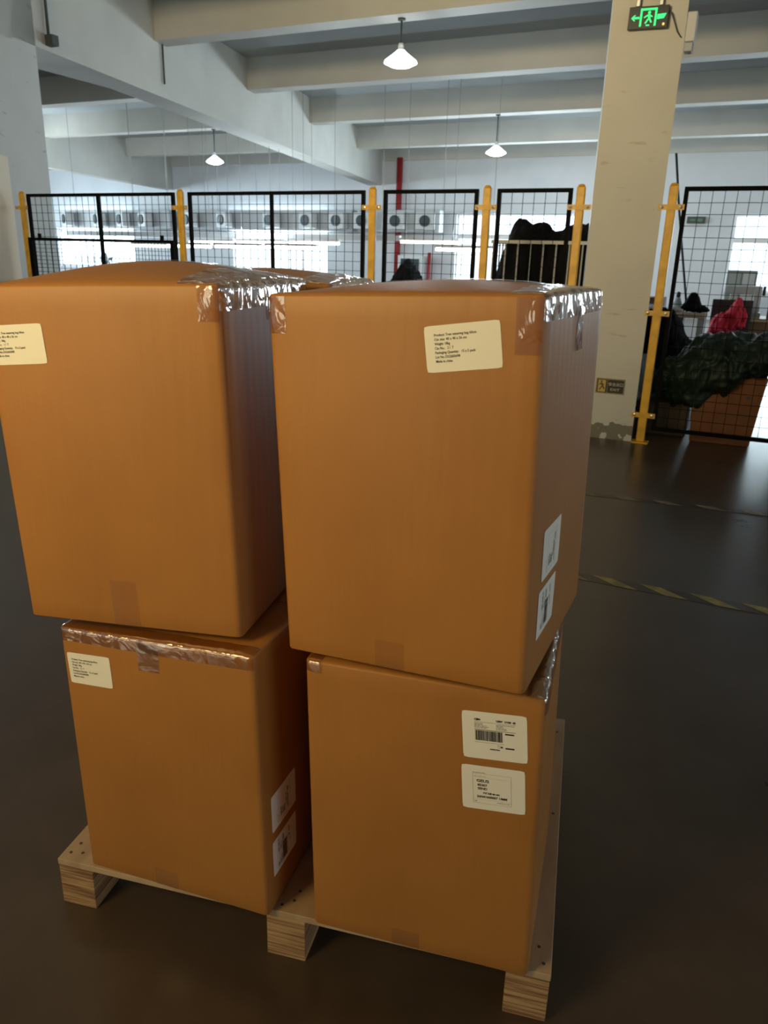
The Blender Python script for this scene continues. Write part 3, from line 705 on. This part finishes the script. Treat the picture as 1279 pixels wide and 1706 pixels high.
yl = hall_empty('evacuation_sign', -.833, CF-.002, .403, label='small black and yellow running man sign low on the cream column', cat='sign')
MB().box(-.105, .105, -.003, .0, -.056, .056).build('sign_plate', mat('sign_black', (.012, .009, .006), .5), yl)
P = Print()
for a in ((-.102, .102, .050, .053), (-.102, .102, -.053, -.050), (-.102, -.099, -.05, .05), (.099, .102, -.05, .05), (-.022, -.020, -.05, .05)): P.rect(*a)
P.rect(-.090, -.034, -.044, .044)
flat_print(P, 'yellow_field', mat('sign_yellow', (.55, .38, .10), .5), yl, -.0034)
P = Print()
P.poly([(-.066+.007*math.cos(i*PI/5), .033+.007*math.sin(i*PI/5)) for i in range(10)])
P.poly([(-.070, .024), (-.058, .022), (-.052, -.002), (-.062, -.004)])
P.poly([(-.060, -.002), (-.050, .0), (-.038, -.022), (-.045, -.026)]); P.poly([(-.064, -.002), (-.057, -.006), (-.076, -.034), (-.082, -.030)])
P.poly([(-.069, .022), (-.066, .014), (-.084, .004), (-.086, .010)]); P.poly([(-.060, .020), (-.044, .010), (-.046, .005), (-.060, .013)])
flat_print(P, 'running_figure', m_ink, yl, -.0040)
P = Print(); P.text('安全出口', -.014, .006, .027, .0003, fit=.104); P.text('EXIT', .002, -.032, .026, .0003, fit=.066)
flat_print(P, 'sign_lettering', mat('sign_pale_print', (.50, .45, .38), .5), yl, -.0036)

# ------------------------------------------------------------------ pallet
PX, PY, PA, PW, PD, PH = -.6407, 1.226, -.2429, .9801, .8, .1101
pl = empty('wooden_pallet', (PX, PY, 0), PA, label='pale plywood shipping pallet on wood blocks under the cartons', cat='pallet')
DT = .014
MB().box(0, PW, 0, PD, PH-DT, PH).build('deck', m_deck, pl, bevel=.0015)
bw = .077
for bx0, bx1 in ((0.001, .078), (.452, .529), (.903, .979)):
    for y0 in (0.001, .36, .718):
        MB().box(bx0, bx1, y0, y0+.081, 0, PH-DT-.0005).build('block', m_ply, pl, bevel=.0015)
for x, y in ((.016, .022), (.040, .027), (.020, .049), (.478, .016), (.497, .031), (.965, .416), (.956, .054), (.966, .021), (.962, .735), (.50, .055)):
    MB().lathe([(.0032, 0), (.0032, .0006), (0, .0008)], (x, y, PH), 10).build('nail_head', m_dkgrey, pl)

# ------------------------------------------------------------------ cartons
CORN = {
 'A': [(-.1519, 1.1073, .6647), (.2071, .9477, .6863), (.3696, 1.3128, .6840), (.0107, 1.4724, .6700), (-.1768, 1.1243, 1.2253), (.1908, .9607, 1.2420), (.3563, 1.3228, 1.2383), (-.0143, 1.4893, 1.2216)],
 'B': [(-.6126, 1.1967, .6664), (-.2275, 1.1138, .6766), (-.1434, 1.5045, .6740), (-.5285, 1.5874, .6680), (-.6336, 1.2023, 1.2223), (-.2427, 1.1182, 1.2369), (-.1586, 1.5088, 1.2362), (-.5494, 1.5930, 1.2215)],
 'C': [(-.5680, 1.2130, .1104), (-.1929, 1.0942, .1104), (-.0712, 1.4838, .1104), (-.4456, 1.6024, .1104), (-.5665, 1.1951, .6500), (-.2022, 1.0789, .6648), (-.0814, 1.4598, .6660), (-.4458, 1.5760, .6600)],
 'D': [(-.1092, 1.0850, .1104), (.2679, .9835, .1104), (.3806, 1.3673, .1104), (.0035, 1.4782, .1104), (-.1216, 1.0827, .6618), (.2477, .9742, .6667), (.3583, 1.3576, .6660), (-.0090, 1.4661, .6640)],
}
def plain(x, y, a, z0, z1, w=.39, d=.395):
    c = []
    for z in (z0, z1):
        for u, v in ((0, 0), (1, 0), (1, 1), (0, 1)):
            c.append((x+u*w*math.cos(a)-v*d*math.sin(a), y+u*w*math.sin(a)+v*d*math.cos(a), z))
    return c
CORN['E'] = plain(-.030, 1.495, -.25, .1104, .668)
CORN['G'] = plain(-.437, 1.612, -.25, .1104, .664, d=.365)
CORN['F'] = plain(-.497, 1.612, -.20, .668, 1.228, d=.38)

class Carton:
    RV, RT = .011, .005
    def __init__(s, key, label, group, bul=(.006, .006, .018)):
        c = [Vector(p) for p in CORN[key]]
        base = (c[0]+c[1]+c[2]+c[3])/4; ex = (c[1]-c[0]); yaw = math.atan2(ex.y, ex.x)
        s.root = empty('carton', base, yaw, label=label, cat='carton', group=group)
        inv = Matrix.LocRotScale(base, s.root.rotation_euler, None).inverted()
        s.c = [inv @ p for p in c]
        s.w = (c[1]-c[0]).length; s.d = (c[3]-c[0]).length; s.h = (c[4]-c[0]).length; s.b = bul
        s.body(key)
    def map(s, p, off=0.0):
        x, y, z = p; rv, rt = s.RV, s.RT
        cx = min(max(x, rv), s.w-rv); cy = min(max(y, rv), s.d-rv); cz = min(max(z, rt), s.h-rt)
        dx, dy, dz = (x-cx)/rv, (y-cy)/rv, (z-cz)/rt
        L = math.sqrt(dx*dx+dy*dy+dz*dz)
        if L > 1e-9:
            m = max(abs(dx), abs(dy), abs(dz)); k = m/L
            nx, ny, nz = dx/L, dy/L, dz/L
            x, y, z = cx+dx*k*rv+nx*off, cy+dy*k*rv+ny*off, cz+dz*k*rt+nz*off
        a, b, c = x/s.w, y/s.d, z/s.h
        C = s.c
        def bl(i): return (C[i]*(1-a)+C[i+1]*a)*(1-b)+(C[i+3]*(1-a)+C[i+2]*a)*b
        q = bl(0)*(1-c)+bl(4)*c
        A_ = max(0, min(1, a)); B_ = max(0, min(1, b)); Z_ = max(0, min(1, c))
        sa, sb, sc = math.sin(PI*A_), math.sin(PI*B_), math.sin(PI*Z_)
        q.y += s.b[0]*(2*B_-1)*sa*sc; q.x += s.b[1]*(2*A_-1)*sb*sc
        q.z += s.b[2]*Z_**6*(sa**.7)*(sb**.7)
        return q
    def body(s, key):
        def ticks(L, r, n):
            t = [0, r*.3, r*.65, r]; t += [r+(L-2*r)*i/n for i in range(1, n)]; t += [L-r, L-r*.65, L-r*.3, L]; return t
        X, Y, Z = ticks(s.w, s.RV, 16), ticks(s.d, s.RV, 16), ticks(s.h, s.RT, 20)
        bm = bmesh.new(); V = {}
        def v(i, j, k):
            if (i, j, k) not in V: V[i, j, k] = bm.verts.new(s.map((X[i], Y[j], Z[k])))
            return V[i, j, k]
        nx, ny, nz = len(X)-1, len(Y)-1, len(Z)-1
        for i in range(nx):
            for j in range(ny):
                for k in (0, nz): bm.faces.new((v(i, j, k), v(i+1, j, k), v(i+1, j+1, k), v(i, j+1, k)))
        for i in range(nx):
            for k in range(nz):
                for j in (0, ny): bm.faces.new((v(i, j, k), v(i+1, j, k), v(i+1, j, k+1), v(i, j, k+1)))
        for j in range(ny):
            for k in range(nz):
                for i in (0, nx): bm.faces.new((v(i, j, k), v(i, j+1, k), v(i, j+1, k+1), v(i, j, k+1)))
        bmesh.ops.recalc_face_normals(bm, faces=bm.faces)
        me = bpy.data.meshes.new('carton_body'); bm.to_mesh(me); bm.free()
        link('carton_body', me, m_card, s.root, True)
        # the seam between the two top flaps
        y0 = s.d/2
        s.strip('flap_seam', m_dkgrey, lambda a, t: (a, y0-.001+t, s.h), (.01, s.w-.01, 20), (0, .002, 1), .0004)
    def strip(s, name, m, fn, ar, tr, off, crin=0.0, seed=0, parent=None):
        """surface patch: fn(a, t) -> point on the box surface"""
        a0, a1, na = ar; t0, t1, nt = tr; vs = []; fs = []
        for i in range(na+1):
            for j in range(nt+1):
                a = a0+(a1-a0)*i/na; t = t0+(t1-t0)*j/nt
                o = off
                if crin:
                    q = Vector((a*24+seed, t*20, seed)); o += crin*(abs(noise.noise(q))*1.3+.25*abs(noise.noise(q*2.9)))
                vs.append(s.map(fn(a, t), o))
        for i in range(na):
            for j in range(nt):
                b = i*(nt+1)+j; fs.append((b, b+1, b+nt+2, b+nt+1))
        me = bpy.data.meshes.new(name); me.from_pydata([tuple(p) for p in vs], [], fs); me.update()
        return link(name, me, m, parent or s.root, True)
    def edge_tape(s, side, a0, a1, top, down, crin=.0022, seed=0, m=None, name='edge_tape'):
        def fn(a, t):
            if side == 'R': return (s.w-t, a, s.h) if t > 0 else (s.w, a, s.h+t)
            if side == 'F': return (a, t, s.h) if t > 0 else (a, 0, s.h+t)
            if side == 'FB': return (a, t, 0) if t > 0 else (a, 0, -t)
            if side == 'M': return (s.w-t, a, s.h) if t > 0 else (s.w, a, s.h+t)
        n = max(4, int((a1-a0)/.006)); nt = max(4, int((top+down)/.005))
        return s.strip(name, m or m_tape, fn, (a0, a1, n), (-down, top, nt), .0006, crin, seed)
    def front_patch(s, x0, x1, z0, z1, crin=.0012, seed=0, m=None, name='tape_end', wrap=0.0, face='F'):
        def fn(a, t):
            if face == 'F': return (a, 0, t)
            return (s.w, a, t)
        return s.strip(name, m or m_tape, fn, (x0, x1, max(3, int((x1-x0)/.005))), (z0, z1, max(3, int((z1-z0)/.005))), .0010, crin, seed)
    def on_face(s, face, cx, cz, ang, v, off):
        ca, sa = math.cos(ang), math.sin(ang); out = []
        for x, y in v:
            X = cx+x*ca-y*sa; Z = cz+x*sa+y*ca
            out.append(tuple(s.map((X, 0, Z) if face == 'F' else (s.w, X, Z), off)))
        return out
    def label(s, face, cx, cz, w, h, ang, inks, name='carton_label', lab=None):
        # rounded paper as a fine grid with thickness
        nx, nz = 14, 10; r = .003; v = []
        for i in range(nx+1):
            for j in range(nz+1):
                x = -w/2+w*i/nx; y = -h/2+h*j/nz
                if (i in (0, nx)) and (j in (0, nz)): x *= (1-.02); y *= (1-.03)
                v.append((x, y))
        f = [(i*(nz+1)+j, (i+1)*(nz+1)+j, (i+1)*(nz+1)+j+1, i*(nz+1)+j+1) for i in range(nx) for j in range(nz)]
        top = s.on_face(face, cx, cz, ang, v, .0007)
        me = bpy.data.meshes.new(name); me.from_pydata(top, [], f); me.update()
        lo = link(name, me, m_label, s.root)
        if lab: lo['label'] = lab
        for nm, P, m in inks:
            me = bpy.data.meshes.new(nm); me.from_pydata(s.on_face(face, cx, cz, ang, P.v, .0011), [], P.f); me.update()
            link(nm, me, m, lo)
        return lo

def product_print(no):
    P = Print(); L = ['Product: Tree watering bag 60cm', 'Ctn size: 40 x 40 x 56 cm', 'Weight: 18kg', 'Ctn No.:   '+no, 'Packaging Quantity:   15 x 5 pack', 'Lot No.:DG2603698', 'Made in china']
    F_W = [.0565, .0435, .0210, .0250, .0540, .0330, .0225]
    for i, (t, fw) in enumerate(zip(L, F_W)): P.text(t, -.0375, .0165-i*.0057, .0048, .00004, fit=fw)
    return [('printed_text', P, m_ink)]
def fine(P, x0, x1, y, h=.0007):
    x = x0
    while x < x1:
        w = random.uniform(.0008, .0045); P.rect(x, min(x+w, x1), y-h/2, y+h/2); x += w+random.uniform(.0004, .0012)
def shipping_print():
    P = Print(); rs = random.getstate(); random.seed(3)
    P.text('CBN', -.031, .0265, .0046, .0003); P.text('US97  1/108  45', .003, .0265, .0045, .00025, fit=.030)
    P.rect(-.031, .033, .0238, .0242)
    for k in range(5): fine(P, -.031, -.031+random.uniform(.010, .024), .0215-k*.0019)
    for k in range(5): fine(P, .003, .003+random.uniform(.010, .028), .0215-k*.0019)
    P.rect(-.031, .033, .0105, .0112)
    x = -.030
    while x < .0125:
        w = random.choice((.0004, .0004, .0008, .0012)); P.rect(x, x+w, -.0085, .0095); x += w+random.choice((.0004, .0006, .0008))
    P.rect(-.031, .014, -.0118, -.0114)
    P.rect(.0165, .0305, .0055, .0080); P.rect(.0165, .0305, -.0195, -.0170)
    fine(P, .004, .012, -.0150); P.rect(.009, .0125, -.0185, -.016); P.text('1/7', .0045, -.0195, .003)
    P.text('MADE IN CHINA', -.0075, -.0235, .0026, .0002, fit=.0155)
    random.setstate(rs)
    return [('printed_text', P, m_ink)]
def depot_print():
    P = Print(); Q = Print(); rs = random.getstate(); random.seed(5)
    for a in ((-.0325, .0285, .0265, .0268), (-.0325, .0285, -.0285, -.0282), (-.0325, -.0322, -.0285, .0268), (.0282, .0285, -.0285, .0268), (-.030, .026, .0195, .0197), (-.0325, .0285, -.0215, -.0213)): Q.rect(*a)
    fine(Q, -.0325, -.012, .0282, .0009); fine(Q, .006, .026, -.0245, .0009); fine(Q, -.030, -.010, .0215, .0006)
    P.text('GEU2', -.0265, .0110, .0070, .0002, fit=.0200); P.text('85307', -.0250, .0035, .0058, .00018, fit=.0155); P.text('SEND', -.0250, -.0030, .0058, .00018, fit=.0155)
    P.text('整柜大件 001 604', -.0160, -.0105, .0038, .0002, fit=.0260); P.text('26N41600007 1/MM', -.0265, -.0180, .0060, .00016, fit=.0480)
    P.text('1/7', -.0310, -.0265, .0038)
    random.setstate(rs)
    return [('printed_text', P, m_ink), ('printed_frame', Q, m_inkgrey)]
def rot(inks, a, k=1):
    for _, P, _m in inks: P.xf(a, k)
    return inks

GRP = 'brown cartons stacked on the pallet'
A = Carton('A', 'upper right front carton, marked number 2 of 7, overhanging the one below', GRP, (.005, .005, .017))
A.label('F', .2905, .4944, .1013, .0608, math.radians(6.1), product_print('2 /  7'), lab='white product label with seven lines of print')
A.edge_tape('R', .0, A.d, .045, .034, .0030, 1)
A.front_patch(A.w-.036, A.w-.001, A.h-.075, A.h-.004, .0022, 2)
A.front_patch(.002, .030, A.h-.055, A.h-.004, .0018, 3)
A.strip('seam_tape', m_tape, lambda a, t: (A.w-a, t, A.h) if a > 0 else (A.w, t, A.h+a), (-.085, A.w-.01, 70), (.178, .228, 10), .0009, .0022, 5)
A.label('R', .108, .1955, .100, .079, 0, rot(depot_print(), PI/2, .95), lab='white depot label on the side')
A.label('R', .100, .1045, .100, .078, 0, rot(shipping_print(), PI/2, .95), lab='white barcode label on the side')
A.front_patch(.160, .208, .002, .05, .0003, 3, m_tapeflat)
B = Carton('B', 'upper left front carton, its white label cut by the picture edge', GRP, (.005, .006, .034))
B.label('F', .0555, .4680, .101, .0605, math.radians(3), product_print('1 /  7'), lab='white product label at the left edge')
B.edge_tape('R', .0, B.d, .065, .038, .0038, 11)
B.front_patch(B.w-.034, B.w-.001, B.h-.052, B.h-.003, .0025, 12)
B.front_patch(.165, .213, .002, .086, .0003, 13, m_tapeflat)
B.strip('seam_tape', m_tape, lambda a, t: (B.w-a, t, B.h) if a > 0 else (B.w, t, B.h+a), (-.06, B.w-.01, 70), (.178, .228, 10), .0009, .0018, 15)
Cc = Carton('C', 'lower left front carton with taped top edge and label at its upper left', GRP, (.004, .004, .002))
Cc.label('F', .0590, .4610, .0925, .0620, math.radians(2), product_print('3 /  7'), lab='white product label near the left edge')
Cc.edge_tape('F', .0, Cc.w, .030, .026, .0016, 21)
Cc.front_patch(.165, .208, Cc.h-.060, Cc.h-.003, .0006, 22)
Cc.front_patch(.154, .203, .002, .045, .0003, 23, m_tapeflat)
Cc.label('R', .078, .2060, .098, .078, 0, rot(depot_print(), PI/2, .95), lab='white depot label on the shaded side')
Cc.label('R', .076, .1080, .098, .078, 0, rot(shipping_print(), PI/2, .95), lab='white barcode label on the shaded side')
Dd = Carton('D', 'lower right front carton with two white shipping labels on its front', GRP, (.004, .004, .002))
Dd.label('F', .3153, .4724, .1008, .083, math.radians(4), shipping_print(), lab='white barcode shipping label')
Dd.label('F', .3173, .3765, .1004, .0812, math.radians(3.4), depot_print(), lab='white depot label with printed frame')
Dd.edge_tape('R', .0, Dd.d, .030, .030, .0028, 31)
Dd.edge_tape('F', .0, .03, .02, .02, .0025, 32, name='tape_end')
Dd.front_patch(.150, .200, .002, .040, .0003, 33, m_tapeflat)
Ff = Carton('F', 'upper back carton, only its taped top seen between the two front ones', GRP, (.004, .004, .022))
Ff.edge_tape('R', .0, Ff.d, .065, .038, .0035, 41)
Gg = Carton('G', 'lower back left carton, hidden behind the front left stack', GRP, (.003, .003, .002))
Gg.edge_tape('R', .0, Gg.d, .03, .03, .002, 51)
Ee = Carton('E', 'lower back right carton standing behind the carton with two shipping labels', GRP, (.003, .003, .002))
Ee.edge_tape('R', .0, Ee.d, .03, .03, .002, 61)
